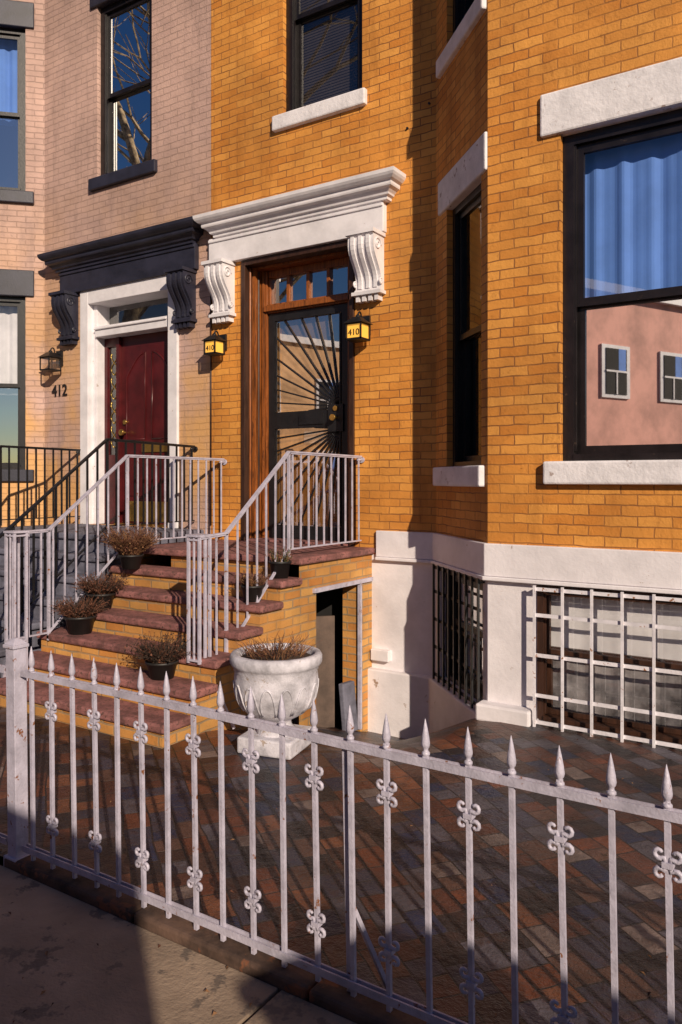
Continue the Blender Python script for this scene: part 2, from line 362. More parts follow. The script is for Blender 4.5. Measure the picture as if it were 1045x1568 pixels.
# ---------------- windows
def window(name,par,fr,u0,u1,z0,z1,rail,dep=.06,gl='glass',gl2=None,curt=None,fw=.06,sw=.045,curtz=None,low=None,fm='wframe',off=.06,wav=.018,extra=None):
    mb=MB(); a0=dep;a1=dep+.12
    mb.lbox(fr,u0+.001,u0+fw,a0,a1,z0+.001,z1-.001,fm); mb.lbox(fr,u1-fw,u1-.001,a0,a1,z0+.001,z1-.001,fm)
    mb.lbox(fr,u0+fw,u1-fw,a0,a1,z1-fw,z1-.001,fm); mb.lbox(fr,u0+fw,u1-fw,a0-.01,a1,z0+.001,z0+fw*.7,fm)
    mb.lbox(fr,u0+fw,u0+fw+.014,a0+.012,a0+.03,z0+fw,z1-fw,fm); mb.lbox(fr,u1-fw-.014,u1-fw,a0+.012,a0+.03,z0+fw,z1-fw,fm)
    U0=u0+fw+.002;U1=u1-fw-.002
    for (za,zb,aa,g) in ((rail-.02,z1-fw-.002,a0+.032,gl),(z0+fw*.7+.002,rail+.02,a0+.07,gl2 or gl)):
        ab=aa+.034
        mb.lbox(fr,U0,U0+sw,aa,ab,za,zb,fm); mb.lbox(fr,U1-sw,U1,aa,ab,za,zb,fm)
        mb.lbox(fr,U0+sw,U1-sw,aa,ab,zb-sw,zb,fm); mb.lbox(fr,U0+sw,U1-sw,aa,ab,za,za+sw,fm)
        am=(aa+ab)/2
        mb.face([fp(fr,U0+sw,am,za+sw),fp(fr,U1-sw,am,za+sw),fp(fr,U1-sw,am,zb-sw),fp(fr,U0+sw,am,zb-sw)],g)
    o=finish(mb,name,par)
    r=MB(); e=.3; A=a1+.001;B=a1+.9
    q=lambda pts:r.face(pts,'room')
    q([fp(fr,u0-e,B,z0-e),fp(fr,u1+e,B,z0-e),fp(fr,u1+e,B,z1+e),fp(fr,u0-e,B,z1+e)])
    for uu in (u0-.02,u1+.02): q([fp(fr,uu,A,z0-e),fp(fr,uu,B,z0-e),fp(fr,uu,B,z1+e),fp(fr,uu,A,z1+e)])
    for zz in (z0-.02,z1+.02): q([fp(fr,u0-e,A,zz),fp(fr,u1+e,A,zz),fp(fr,u1+e,B,zz),fp(fr,u0-e,B,zz)])
    finish(r,name+'_interior',par)
    def sheet(mat,za,zb,off=off,wav=wav,k=1):
        c=MB(); n=90
        for i in range(n):
            ua=u0+(u1-u0)*i/n; ub=u0+(u1-u0)*(i+1)/n
            f=lambda u:A+off+wav*math.sin(u*31*k+1.4*math.sin(u*5))+wav*.4*math.sin(u*67*k+1)+wav*.7*math.sin(u*13+2)
            c.face([fp(fr,ua,f(ua),za),fp(fr,ub,f(ub),za),fp(fr,ub,f(ub),zb),fp(fr,ua,f(ua),zb)],mat,True)
        finish(c,name+'_curtain',par)
    def slats(mat,za,zb):
        c=MB(); z=za
        while z<zb:
            c.lbox(fr,u0+.02,u1-.02,A+.02,A+.035,z,z+.02,mat); z+=.027
        finish(c,name+'_blind',par)
    if curt: sheet(curt,*(curtz or (z0,z1)))
    if extra: sheet(*extra)
    if low: slats(*low)
    return o
window('double_hung_window',house,FB,*bw,2.845,.05,'glassA','glassR',curt='curt',curtz=(2.80,4.0),fw=.075,sw=.055,off=.03,wav=.009)
window('double_hung_window',house,FB,*bwu,6.2)
window('double_hung_window',house,FC,*cw,2.80,.05,'glassA','glassA')
window('double_hung_window',house,FC,*cwu,6.1,.05,'glassA','glassA')
window('double_hung_window',house,FM,*upw,6.1,.05,low=('blind',5.1,7.2),gl='glassA',fw=.075)
window('double_hung_window',house,FR_,.12,.85,1.76,3.86,2.8,.05)
window('double_hung_window',house,FR_,.12,.85,5.14,7.15,6.1,.05)
window('basement_window',house,FB,*bb,.50,-.01,'glassA','glassA',curt='wcurt',curtz=(.47,1.0),fw=.045,sw=.03,fm='dwood',off=-.02,wav=.002,extra=('gcurt',.0,.47,.0,.006))
window('basement_window',house,FC,*cb,.50,.05,'glass','glass',curt='wcurt')
def grille(name,fr,u0,u1,z0,z1,step,zs,m,off,parent):
    mb=MB(); n=round((u1-u0)/step)
    for i in range(n+1):
        u=u0+(u1-u0)*i/n
        mb.lbox(fr,u-.008,u+.008,-off-.016,-off,z0,z1,m)
    for z in zs: mb.lbox(fr,u0-.01,u1+.01,-off+.001,-off+.009,z-.012,z+.012,m)
    for u in (u0,u1):
        for z in (zs[0],zs[-1]): mb.lbox(fr,u-.006,u+.006,-off+.009,.02,z-.006,z+.006,m)
    finish(mb,name,parent)
grille('white_window_grille',FB,-1.775,-.25,.0,.95,.18,(.03,.21,.48,.75,.925),'bars',.07,house)
grille('black_window_grille',FC,.08,1.06,.0,.96,.13,(.04,.27,.50,.73,.93),'black',.04,house)
# ---------------- door surrounds
def surround(par,x0,x1,m,mc,crx0,crx1):
    mb=MB()
    mb.lbox(FM,x0,x1,-.06,.03,3.835,4.10,m)
    mb.lbox(FM,x0+.003,x1-.003,-.075,-.055,4.055,4.085,m)
    finish(mb,'door_lintel',par,.006)
    mb=MB()
    prof=[(.065,4.095),(.08,4.10),(.082,4.125),(.105,4.135),(.11,4.15),(.135,4.175),(.16,4.187),(.165,4.20),(.165,4.225),(.19,4.235),(.21,4.255),(.222,4.275),(.225,4.305),(.0,4.32)]
    mb.mould(FM,crx0,crx1,prof,m); finish(mb,'door_cornice',par)
def corbel(par,uc,wd,m,zt=3.834,zb=3.24):
    mb=MB(); H=zt-zb; h=wd/2
    prof=[(.02,zt),(-.20,zt),(-.205,zt-.04),(-.185,zt-.05)]
    for i in range(13):
        t=i/12
        o=.185-.13*t+.028*math.sin(t*math.pi*2.0)
        prof.append((-o,zt-.055-(H-.17)*t))
    prof+=[(-.075,zb+.10),(-.085,zb+.085),(-.085,zb+.06),(.02,zb+.06)]
    mb.prism(FM,prof,uc-h+.015,uc+h-.015,m)
    body=prof[3:17]
    for k in (-1,0,1):
        u=uc+k*wd*.27
        for (a,z),(a2,z2) in zip(body[:-1],body[1:]):
            mb.bar(fp(FM,u,a-.006,z),fp(FM,u,a2-.006,z2),.035,.02,m)
    mb.lbox(FM,uc-h,uc+h,-.215,.02,zt-.035,zt-.002,m)
    mb.lbox(FM,uc-h-.004,uc+h+.004,-.10,.02,zb+.055,zb+.085,m)
    for k in (-1.1,-.37,.37,1.1): mb.lbox(FM,uc+k*wd*.3-.018,uc+k*wd*.3+.018,-.08,.02,zb,zb+.055,m)
    for sgn in (-1,1):
        for (a,z,r) in ((-.115,zt-.12,.06),(-.06,zb+.16,.032)):
            pts=[]
            for i in range(22):
                t=i/21*math.pi*3.2; rr=r*(1-i/25)
                pts.append(fp(FM,uc+sgn*(h-.012),a+rr*math.cos(t),z+rr*math.sin(t)))
            mb.tube(pts,.008,m,6)
    finish(mb,'scroll_corbel',par,.003)
surround(house,-5.45,-3.41,'wtrim','wtrim',-5.29,-3.44)
corbel(house,-5.275,.27,'wtrim'); corbel(house,-3.565,.29,'wtrim')
surround(house2,-7.80,-5.64,'char','char',-7.77,-5.74)
corbel(house2,-7.66,.28,'char'); corbel(house2,-5.80,.27,'char')
# ---------------- yellow house door
mb=MB(); x0,x1=-5.06,-3.74
mb.lbox(FM,x0+.002,x0+.05,-.02,.10,1.06,3.83,'dwood'); mb.lbox(FM,x1-.05,x1-.002,-.02,.10,1.06,3.83,'dwood')
mb.lbox(FM,x0+.05,x1-.05,-.02,.10,3.78,3.83,'dwood')
mb.lbox(FM,x0+.002,x0+.085,.10,.36,1.06,3.83,'wood'); mb.lbox(FM,x1-.085,x1-.002,.10,.36,1.06,3.83,'wood'); mb.lbox(FM,x0+.085,x1-.085,.10,.36,3.76,3.83,'wood')
mb.lbox(FM,x0+.085,-4.905,.20,.34,1.06,3.76,'wood'); mb.lbox(FM,-3.945,x1-.085,.20,.34,1.06,3.76,'wood')
mb.lbox(FM,x0+.10,-4.93,.185,.2,1.1,3.7,'wood')
mb.tube([fp(FM,x0+.09,.15,1.08),fp(FM,x0+.09,.15,3.75)],.012,'dwood',8)
mb.tube([fp(FM,x0+.055,.06,1.08),fp(FM,x0+.055,.06,3.77)],.012,'wood',8)
mb.lbox(FM,-4.905,-3.945,.20,.34,3.33,3.42,'wood'); mb.lbox(FM,-4.93,-3.92,.17,.2,3.345,3.40,'wood')
mb.lbox(FM,-4.905,-3.945,.22,.30,3.69,3.76,'wood')
for i in range(5):
    u=-4.905+.24*i; mb.lbox(FM,max(u-.018,-4.904),min(u+.018,-3.946),.23,.29,3.42,3.69,'wood')
mb.face([fp(FM,-4.9,.262,3.42),fp(FM,-3.95,.262,3.42),fp(FM,-3.95,.262,3.69),fp(FM,-4.9,.262,3.69)],'glassD')
mb.face([fp(FM,-4.9,.338,3.42),fp(FM,-3.95,.338,3.42),fp(FM,-3.95,.338,3.69),fp(FM,-4.9,.338,3.69)],'room')
finish(mb,'door_frame',house,.004)
mb=MB()
mb.lbox(FM,-4.90,-3.95,.30,.335,1.08,3.33,'lwood')
for (a,b,c,d) in ((-4.8,-4.45,1.2,2.0),(-4.4,-4.05,1.2,2.0)): mb.lbox(FM,a,b,.287,.301,c,d,'lwood')
mb.lbox(FM,-4.78,-4.07,.29,.302,2.36,3.2,'beige')
mb.lbox(FM,-4.50,-4.22,.275,.279,2.02,2.20,'wcurt'); mb.lbox(FM,-4.15,-3.98,.265,.285,1.10,1.26,'wcurt')
finish(mb,'inner_door',house,.004)
mb=MB()
L,Rr,B,T=-4.90,-3.95,1.08,3.325; a0,a1=.225,.26
for (a,b,c,d) in ((L,L+.075,B,T),(Rr-.075,Rr,B,T),(L+.075,Rr-.075,T-.075,T),(L+.075,Rr-.075,B,B+.13),(L+.075,Rr-.075,2.17,2.335)):
    mb.lbox(FM,a,b,a0,a1,c,d,'black')
for (a,b,c,d) in ((L+.085,L+.1,B+.14,2.16),(Rr-.1,Rr-.085,B+.14,2.16),(L+.085,L+.1,2.345,T-.085),(Rr-.1,Rr-.085,2.345,T-.085)):
    mb.lbox(FM,a,b,a0-.006,a0+.01,c,d,'black')
mb.lbox(FM,-4.52,-4.23,a0-.012,a0,2.20,2.30,'black'); mb.lbox(FM,-4.17,-4.0,a0-.02,a0,2.12,2.38,'black')
gl=(L+.075,Rr-.075)
for (c,d) in ((B+.13,2.17),(2.335,T-.075)):
    mb.face([fp(FM,gl[0],.25,c),fp(FM,gl[1],.25,c),fp(FM,gl[1],.25,d),fp(FM,gl[0],.25,d)],'glassD')
def rays(cx,cz,zlo,zhi,sg,n):
    for i in range(n):
        th=R(88)+R(96)*i/(n-1); dx,dz=math.cos(th),math.sin(th)*sg
        t=9
        if dx<-1e-3: t=min(t,(gl[0]-cx)/dx)
        if dz>1e-3: t=min(t,(zhi-cz)/dz)
        if dz<-1e-3: t=min(t,(zlo-cz)/dz)
        mb.bar(fp(FM,cx,.238,cz),fp(FM,cx+dx*t,.238,cz+dz*t),.014,.012,'black',(0,1,0))
    pts=[fp(FM,cx+.09*math.cos(R(85+i*10)),.232,cz+sg*.09*math.sin(R(85+i*10))) for i in range(11)]
    mb.tube(pts,.008,'black',6)
rays(-4.06,2.36,2.335,T-.075,1,11); rays(-4.06,2.15,B+.13,2.17,-1,11)
finish(mb,'iron_storm_door',house)
mb=MB()
mb.tube([fp(FM,-4.08,.20,2.25),fp(FM,-4.08,.16,2.25)],.014,'brass',10); mb.tube([fp(FM,-4.08,.165,2.25),fp(FM,-4.08,.14,2.25)],.03,'brass',12)
mb.tube([fp(FM,-4.08,.21,2.34),fp(FM,-4.08,.19,2.34)],.025,'brass',12)
finish(mb,'door_knob',house)
mb=MB(); mb.lbox(FM,x0+.002,x1-.002,-.0,.42,1.0,1.078,'tread'); finish(mb,'door_threshold',house)
# ---------------- pink house
w=MB()
pdoor=(-7.475,-5.92,1.15,3.86); pup=(-7.21,-6.328,5.10,7.07)
w.wall(FM,-8.16,-5.471,-.75,TOP,[pdoor,pup],'pbrick',.13)
pc=(.18,.90,1.78,3.87); pcu=(.18,.90,5.12,7.1)
w.wall(FP,0,CL,-.75,TOP,[pc,pcu],'pbrick',.12)
FQ=((0,YB),(1,0))
w.wall(FQ,-11.4,-8.95,-.75,TOP,[(-10.8,-9.5,1.78,3.9),(-10.8,-9.5,5.12,7.1)],'pbrick',.12)
w.wall(((-12.19,6.0),(S,-S)),0,CL,-.75,TOP,[],'pbrick'); w.wall(FM,-12.5,-12.19,-.75,TOP,[],'pbrick')
finish(w,'brick_walls',house2)
mb=MB()
mb.lbox(FM,-7.31,-6.24,-.05,.12,4.97,5.105,'char'); mb.lbox(FM,-7.31,-6.24,-.03,.1,7.065,7.35,'char')
for z in (1.64,4.98): mb.lbox(FP,.08,1.0,-.05,.11,z,z+.145,'char')
mb.lbox(FP,.08,1.0,-.03,.1,3.865,4.18,'char'); mb.lbox(FP,.08,1.0,-.03,.1,7.095,7.4,'char')
for z in (1.64,4.98): mb.lbox(FQ,-10.9,-9.4,-.05,.11,z,z+.145,'char')
mb.lbox(FQ,-10.9,-9.4,-.03,.1,3.895,4.18,'char')
finish(mb,'stone_sills_and_lintels',house2,.01)
window('double_hung_window',house2,FM,*pup,6.05,.05,'glassR',fw=.075)
window('double_hung_window',house2,FP,*pc,2.8,.05,curt='wcurt',gl='glassA',gl2='glass',curtz=(2.7,3.9))
window('double_hung_window',house2,FP,*pcu,6.08,.05,curt='curt',gl='glassA',gl2='glass',curtz=(6.0,7.1))
window('double_hung_window',house2,FQ,-10.8,-9.5,1.78,3.9,2.8,.05); window('double_hung_window',house2,FQ,-10.8,-9.5,5.12,7.1,6.1,.05)
mb=MB(); a,b=pdoor[0],pdoor[1]
mb.lbox(FM,a+.002,a+.14,-.03,.24,1.15,3.85,'wtrim'); mb.lbox(FM,b-.14,b-.002,-.03,.24,1.15,3.85,'wtrim'); mb.lbox(FM,a+.14,b-.14,-.03,.24,3.68,3.85,'wtrim')
mb.lbox(FM,a+.14,a+.2,.05,.24,1.15,3.68,'wtrim'); mb.lbox(FM,b-.2,b-.14,.05,.24,1.15,3.68,'wtrim')
mb.lbox(FM,a+.2,b-.2,.02,.24,3.30,3.42,'wtrim'); mb.lbox(FM,a+.2,b-.2,.0,.06,3.38,3.40,'wtrim')
mb.face([fp(FM,a+.2,.2,3.42),fp(FM,b-.2,.2,3.42),fp(FM,b-.2,.2,3.68),fp(FM,a+.2,.2,3.68)],'glassA')
mb.face([fp(FM,a+.2,.235,3.42),fp(FM,b-.2,.235,3.42),fp(FM,b-.2,.235,3.68),fp(FM,a+.2,.235,3.68)],'room')
finish(mb,'white_door_frame',house2,.006)
mb=MB(); A0=a+.2;B0=b-.2; sl=A0+.27
mb.lbox(FM,A0,A0+.05,.16,.2,1.15,3.3,'red'); mb.lbox(FM,sl-.05,sl,.14,.2,1.15,3.3,'red'); mb.lbox(FM,A0+.05,sl-.05,.16,.2,3.2,3.3,'red'); mb.lbox(FM,A0+.05,sl-.05,.16,.2,1.15,1.95,'red')
mb.face([fp(FM,A0+.05,.19,1.95),fp(FM,sl-.05,.19,1.95),fp(FM,sl-.05,.19,3.2),fp(FM,A0+.05,.19,3.2)],'glassA')
mb.face([fp(FM,A0,.3,1.95),fp(FM,sl,.3,1.95),fp(FM,sl,.3,3.2),fp(FM,A0,.3,3.2)],'room')
for i in range(4):
    zc_=2.15+i*.28
    for s2 in (-1,1):
        pts=[fp(FM,(A0+sl)/2+s2*.05*math.sin(t*.6),.185,zc_-.12+.028*t) for t in range(10)]
        mb.tube(pts,.005,'brass',5)
mb.lbox(FM,sl+.002,B0-.002,.18,.225,1.17,3.3,'red')
mb.lbox(FM,sl+.002,B0-.002,.06,.24,1.15,1.169,'brass')
um=(sl+B0)/2
for s2 in (-1,1):
    u=um+s2*.21; mb.lbox(FM,u-.15,u+.15,.168,.181,1.48,1.88,'red')
for s2 in (-1,1):
    uo=um+s2*.36; ui=um+s2*.055
    pts=[fp(FM,ui,.178,2.12),fp(FM,uo,.178,2.12)]
    n=10
    for i in range(n+1):
        t=i/n; u=uo+(ui-uo)*t; pts.append(fp(FM,u,.178,2.82+.27*math.sin(t*math.pi/2)))
    pts.append(fp(FM,ui,.178,2.12)); mb.tube(pts,.009,'red',6)
finish(mb,'maroon_front_door',house2)
mb=MB()
mb.lbox(FM,um-.10,um+.30,.165,.179,1.97,2.07,'brass'); mb.lbox(FM,sl+.1,B0-.08,.172,.179,1.19,1.42,'brass')
mb.tube([fp(FM,sl+.07,.18,2.2),fp(FM,sl+.07,.12,2.2)],.014,'brass',10); mb.tube([fp(FM,sl+.07,.13,2.2),fp(FM,sl+.07,.10,2.2)],.035,'brass',12)
mb.tube([fp(FM,sl+.07,.18,2.32),fp(FM,sl+.07,.155,2.32)],.028,'brass',12)
finish(mb,'door_hardware',house2,.003)
def txt(s,loc,size,mat,par,ext=.006,name='house_numerals'):
    c=bpy.data.curves.new(name,'FONT'); c.body=s; c.size=size; c.extrude=ext; c.align_x='CENTER'; c.materials.append(M[mat])
    o=bpy.data.objects.new(name,c); scene.collection.objects.link(o); o.location=loc; o.rotation_euler=(R(90),0,0)
    if par:o.parent=par
    return o
txt('412',(-7.86,5.985,2.66),.19,'black',house2)
# ---------------- lanterns
def lantern(x,z,m='amber',num=None,s=1.0,mat='black'):
    root=empty('wall_lantern')
    mb=MB(); y=5.86
    mb.box(x-.045*s,x+.045*s,5.975,6.0-.001,z-.02,z+.14*s,mat)
    pts=[(x,5.98,z+.10*s)]
    for i in range(9):
        t=i/8*math.pi; pts.append((x,5.92-.03*(1-math.cos(t)),z+.11*s+.05*s*math.sin(t)))
    mb.tube(pts,.008,mat,8)
    h=.075*s
    def ring(zz,r,t):
        mb.box(x-r,x+r,y-r,y-r+t,zz,zz+t,mat);mb.box(x-r,x+r,y+r-t,y+r,zz,zz+t,mat)
        mb.box(x-r,x-r+t,y-r+t,y+r-t,zz,zz+t,mat);mb.box(x+r-t,x+r,y-r+t,y+r-t,zz,zz+t,mat)
    zb=z-.075*s; zt=z+.045*s
    ring(zb,h,.012); ring(zt,h,.012)
    for sx in (-1,1):
        for sy in (-1,1): mb.bar((x+sx*(h-.006),y+sy*(h-.006),zb),(x+sx*(h-.006),y+sy*(h-.006),zt),.012,.012,mat)
    q=h+.018; zr=zt+.012; tp=.03
    base=[(x-q,y-q,zr),(x+q,y-q,zr),(x+q,y+q,zr),(x-q,y+q,zr)]; top=[(x-tp,y-tp,zr+.055*s),(x+tp,y-tp,zr+.055*s),(x+tp,y+tp,zr+.055*s),(x-tp,y+tp,zr+.055*s)]
    mb.hexa(base+top,mat); mb.lathe((x,y,zr+.05*s),[(.025,0),(.022,.02),(.01,.03),(0.001,.045)],mat,10)
    mb.box(x-h+.004,x+h-.004,y-h+.004,y+h-.004,zb-.006,zb-.001,mat)
    g=h-.014; mb.box(x-g,x+g,y-g,y+g,zb+.002,zt+.004,m)
    finish(mb,'lantern_body',root)
    if num: txt(num,(x,y-g-.003,z-.042*s),.072*s,'black',root,.002)
    return root
lantern(-5.30,2.985,'amber','410',1.0); lantern(-3.62,2.97,'amber','410',1.08)
lantern(-7.86,3.03,'glassA',None,1.15)
# ---------------- stoops
def stoop(name,x0,x1,zt,mat,tmat,sidehole,n=7,run=.24,F=4.9):
    root=empty(name); rise=zt/n; mb=MB(); tb=MB()
    th=.055
    if sidehole:
        fr=((x1,F),(0,1)); op=(.23,.90,-.55,.765)
        mb.wall(fr,0,1.1,-.75,zt-th,[op],mat,.18)
        mb.box(x0,x0+.02,F,6,-.75,zt-th,mat)
        mb.box(x0+.4,x0+.45,F+.02,6,-.75,zt-th,'room'); mb.face([(x0+.4,5.985,-.75),(x1-.19,5.985,-.75),(x1-.19,5.985,zt-th),(x0+.4,5.985,zt-th)],'room')
        mb.face([(x0+.4,F+.02,-.75),(x1-.19,F+.02,-.75),(x1-.19,F+.02,zt-th),(x0+.4,F+.02,zt-th)],'sbrick')
        mb.face([(x0+.4,F,zt-th-.005),(x1-.19,F,zt-th-.005),(x1-.19,6,zt-th-.005),(x0+.4,6,zt-th-.005)],'room')
    else:
        mb.box(x0,x1,F,6,-.75,zt-th,mat)
    tb.box(x0-.03,x1+.04,F-.035,5.995,zt-th,zt,tmat)
    for k in range(1,n):
        top=zt-rise*k; y0=F-run*k; y1=F-run*(k-1)-.001
        mb.box(x0,x1,y0,y1,-.1,top-th,mat)
        tb.box(x0-.03,x1+.04,y0-.03,y1+ -.001,top-th,top,tmat)
    finish(mb,'stoop_masonry',root); finish(tb,'stoop_treads',root,.014)
    return root
st=stoop('front_stoop',-5.40,-3.56,1.06,'sbrick','tread',True)
st2=stoop('front_stoop',-7.65,-5.60,1.15,'slate','slate',False)
mb=MB()
mb.box(-3.575,-3.535,5.08,5.98,.765,.80,'iron'); mb.box(-3.57,-3.54,5.775,5.80,-.5,.765,'iron')
finish(mb,'steel_opening_frame',st)
mb=MB(); mb.hexa([(-3.95,5.35,-.45),(-3.70,5.60,-.45),(-3.68,5.58,-.45),(-3.93,5.33,-.45),(-3.95,5.35,.5),(-3.70,5.60,.5),(-3.68,5.58,.5),(-3.93,5.33,.5)],'board')
finish(mb,'cellar_board',st)
mb=MB(); mb.hexa([(-3.62,5.60,-.5),(-3.60,5.76,-.5),(-3.55,5.76,-.5),(-3.57,5.60,-.5),(-3.66,5.60,-.08),(-3.64,5.76,-.08),(-3.59,5.76,-.08),(-3.61,5.60,-.08)],'slate'); finish(mb,'leaning_slab',st,.01)
# ---------------- railings
def railing(name,x,top,bot,m,sp=.11,cage=True,endw=.10,side=-1,bs=.0115):
    mb=MB()
    for i in range(len(top)-1):
        p=(x,top[i][0],top[i][1]);q=(x,top[i+1][0],top[i+1][1]); mb.bar(p,q,.032,.012,m)
        mb.bar((x,p[1],p[2]-.012),(x,q[1],q[2]-.012),.020,.012,m)
        mb.bar((x,bot[i][0],bot[i][1]),(x,bot[i+1][0],bot[i+1][1]),.022,.011,m)
    def lerp(P,y):
        for (a,za),(b,zb) in zip(P[:-1],P[1:]):
            if min(a,b)-1e-6<=y<=max(a,b)+1e-6: return za+(zb-za)*(y-a)/(b-a)
        return P[-1][1]
    y=top[0][0]-.03
    while y>top[-1][0]+.02:
        mb.bar((x,y,lerp(bot,y)),(x+random.uniform(-.002,.002),y+random.uniform(-.002,.002),lerp(top,y)-.01),bs,bs,m); y-=sp
    for (yy,zz) in (top[1],top[-2]):
        mb.bar((x,yy,lerp(bot,yy)-.06),(x,yy,zz-.01),.02,.02,m)
    if cage:
        yy=top[-1][0]; z1=top[-1][1]; z0=bot[-1][1]
        for (a,b) in ((x,yy),(x+side*endw,yy),(x+side*endw,yy+endw),(x,yy+endw)):
            mb.bar((a,b,z0-.02),(a,b,z1),.018,.018,m)
        for (a,b) in ((x+side*endw*.5,yy),(x,yy+endw*.5)): mb.bar((a,b,z0),(a,b,z1),.011,.011,m)
        for zz in (z0,z1-.02):
            mb.bar((x,yy,zz),(x+side*endw,yy,zz),.022,.012,m); mb.bar((x+side*endw,yy,zz),(x+side*endw,yy+endw,zz),.022,.012,m); mb.bar((x,yy+endw,zz),(x+side*endw,yy+endw,zz),.022,.012,m)
        mb.box(min(x,x+side*endw)-.015,max(x,x+side*endw)+.015,yy-.015,yy+endw+.015,z1,z1+.015,m)
        mb.bar((x,yy+.05,z0),(x-side*.22,yy+.1,-.0),.022,.012,m)
        mb.bar((x+side*endw,yy+endw,z0),(x+side*endw,yy+endw,.1),.016,.016,m)
    mb.tube([(x,top[0][0]-.05,top[0][1]-.03),(x,6.0,top[0][1]-.03)],.010,m,6)
    mb.tube([(x,5.985,top[0][1]-.03),(x,5.999,top[0][1]-.03)],.028,m,12)
    return finish(mb,name)
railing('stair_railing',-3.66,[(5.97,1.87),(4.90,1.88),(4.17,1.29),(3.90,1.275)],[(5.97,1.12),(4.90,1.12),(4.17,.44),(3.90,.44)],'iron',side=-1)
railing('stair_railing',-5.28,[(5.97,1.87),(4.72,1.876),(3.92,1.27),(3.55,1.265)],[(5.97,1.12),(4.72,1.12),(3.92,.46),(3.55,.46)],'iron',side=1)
railing('black_stair_railing',-5.68,[(5.97,2.01),(4.84,2.035),(3.88,1.30),(3.4,.95)],[(5.97,1.24),(4.84,1.24),(3.88,.52),(3.4,.15)],'black',cage=False,bs=.015)
railing('black_stair_railing',-7.475,[(5.97,2.01),(4.96,2.02),(3.98,1.30),(3.4,.95)],[(5.97,1.24),(4.96,1.24),(3.98,.52),(3.4,.15)],'black',cage=False,bs=.015)
mb=MB()
mb.bar((-5.68,3.4,.0),(-5.68,3.4,1.02),.04,.04,'black'); mb.lathe((-5.68,3.4,1.04),[(.001,-.03),(.03,-.01),(.03,.02),(.001,.04)],'black',10)
finish(mb,'black_newel_post')
# ---------------- fence
YF=2.01
def scroll(mb,x,z,m):
    mb.box(x-.013,x+.013,YF-.013,YF+.013,z-.007,z+.007,m)
    for sx in (-1,1):
        for sz in (-1,1):
            pts=[(x+sx*.006,YF-.004,z+sz*.004)]
            cx,cz,r=.020,.024,.0140
            for i in range(9):
                t=R(-150+i*38); rr=r*(1-i*.06)
                pts.append((x+sx*(cx+rr*math.cos(t)),YF-.004,z+sz*(cz+rr*math.sin(t))))
            mb.tube(pts,[.0065]*5+[.006,.006,.0055,.005,.0045],m,6)
def fence(name,xa,xb):
    mb=MB(); m='iron'
    k0=math.ceil((xa+1.514+.02)/.129); k1=math.floor((xb+1.514-.02)/.129)
    for k in range(k0,k1+1):
        x=-1.514+.129*k+random.uniform(-.003,.003); h=random.uniform(-.003,.003)
        mb.bar((x+random.uniform(-.004,.004),YF,.10),(x,YF,.885),.0138,.0138,m,(0,1,0))
        mb.lathe((x,YF,.87+h),[(.007,0),(.0125,.003),(.0125,.009),(.008,.012),(.0075,.020),(.0115,.025),(.0135,.034),(.0115,.052),(.0065,.08),(.0008,.105)],m,8)
        if k%2: scroll(mb,x,.735+random.uniform(-.004,.004),m); scroll(mb,x,.275+random.uniform(-.004,.004),m)
    n=8
    for z in (.858,.138):
        for i in range(n):
            a=xa+(xb-xa)*i/n; b=xa+(xb-xa)*(i+1)/n
            da=.004*math.sin(a*2.1);db=.004*math.sin(b*2.1)
            mb.bar((a,YF-.0105,z+da),(b,YF-.0105,z+db),.006,.024,m)
            mb.bar((a,YF+.0105,z+da),(b,YF+.0105,z+db),.006,.024,m)
    for x in (xa+1.6,):
        if x<xb:
            mb.bar((x-.02,YF+.03,.06),(x-.02,YF+.022,.86),.022,.022,m)
            mb.bar((x+.02,YF+.20,.0),(x-.02,YF+.03,.36),.014,.014,m)
    return finish(mb,name,None,0,.018)
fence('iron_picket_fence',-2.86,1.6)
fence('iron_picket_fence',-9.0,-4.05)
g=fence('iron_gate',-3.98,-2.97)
mb=MB()
for x in (-2.905,-4.01):
    mb.box(x-.029,x+.029,YF-.03,YF+.03,.05,.96,'iron'); mb.box(x-.037,x+.037,YF-.038,YF+.038,.96,.975,'iron')
    mb.hexa([(x-.035,YF-.035,.975),(x+.035,YF-.035,.975),(x+.035,YF+.035,.975),(x-.035,YF+.035,.975),(x-.01,YF-.01,1.0),(x+.01,YF-.01,1.0),(x+.01,YF+.01,1.0),(x-.01,YF+.01,1.0)],'iron')
    mb.box(x-.042,x+.042,YF-.042,YF+.042,.05,.10,'iron')
finish(mb,'fence_post',None,.003,.018)
SZ=.062
mb=MB()
for a,b in ((-9,-4.0),(-2.95,1.7)):
    n=int((b-a)/.9)+1
    for i in range(n):
        p=a+(b-a)*i/n; q=a+(b-a)*(i+1)/n
        mb.box(p+.004,q-.004,1.965,2.085,-.1,.096+random.uniform(-.006,.004),'kerbst')
finish(mb,'fence_kerb',None,.012)
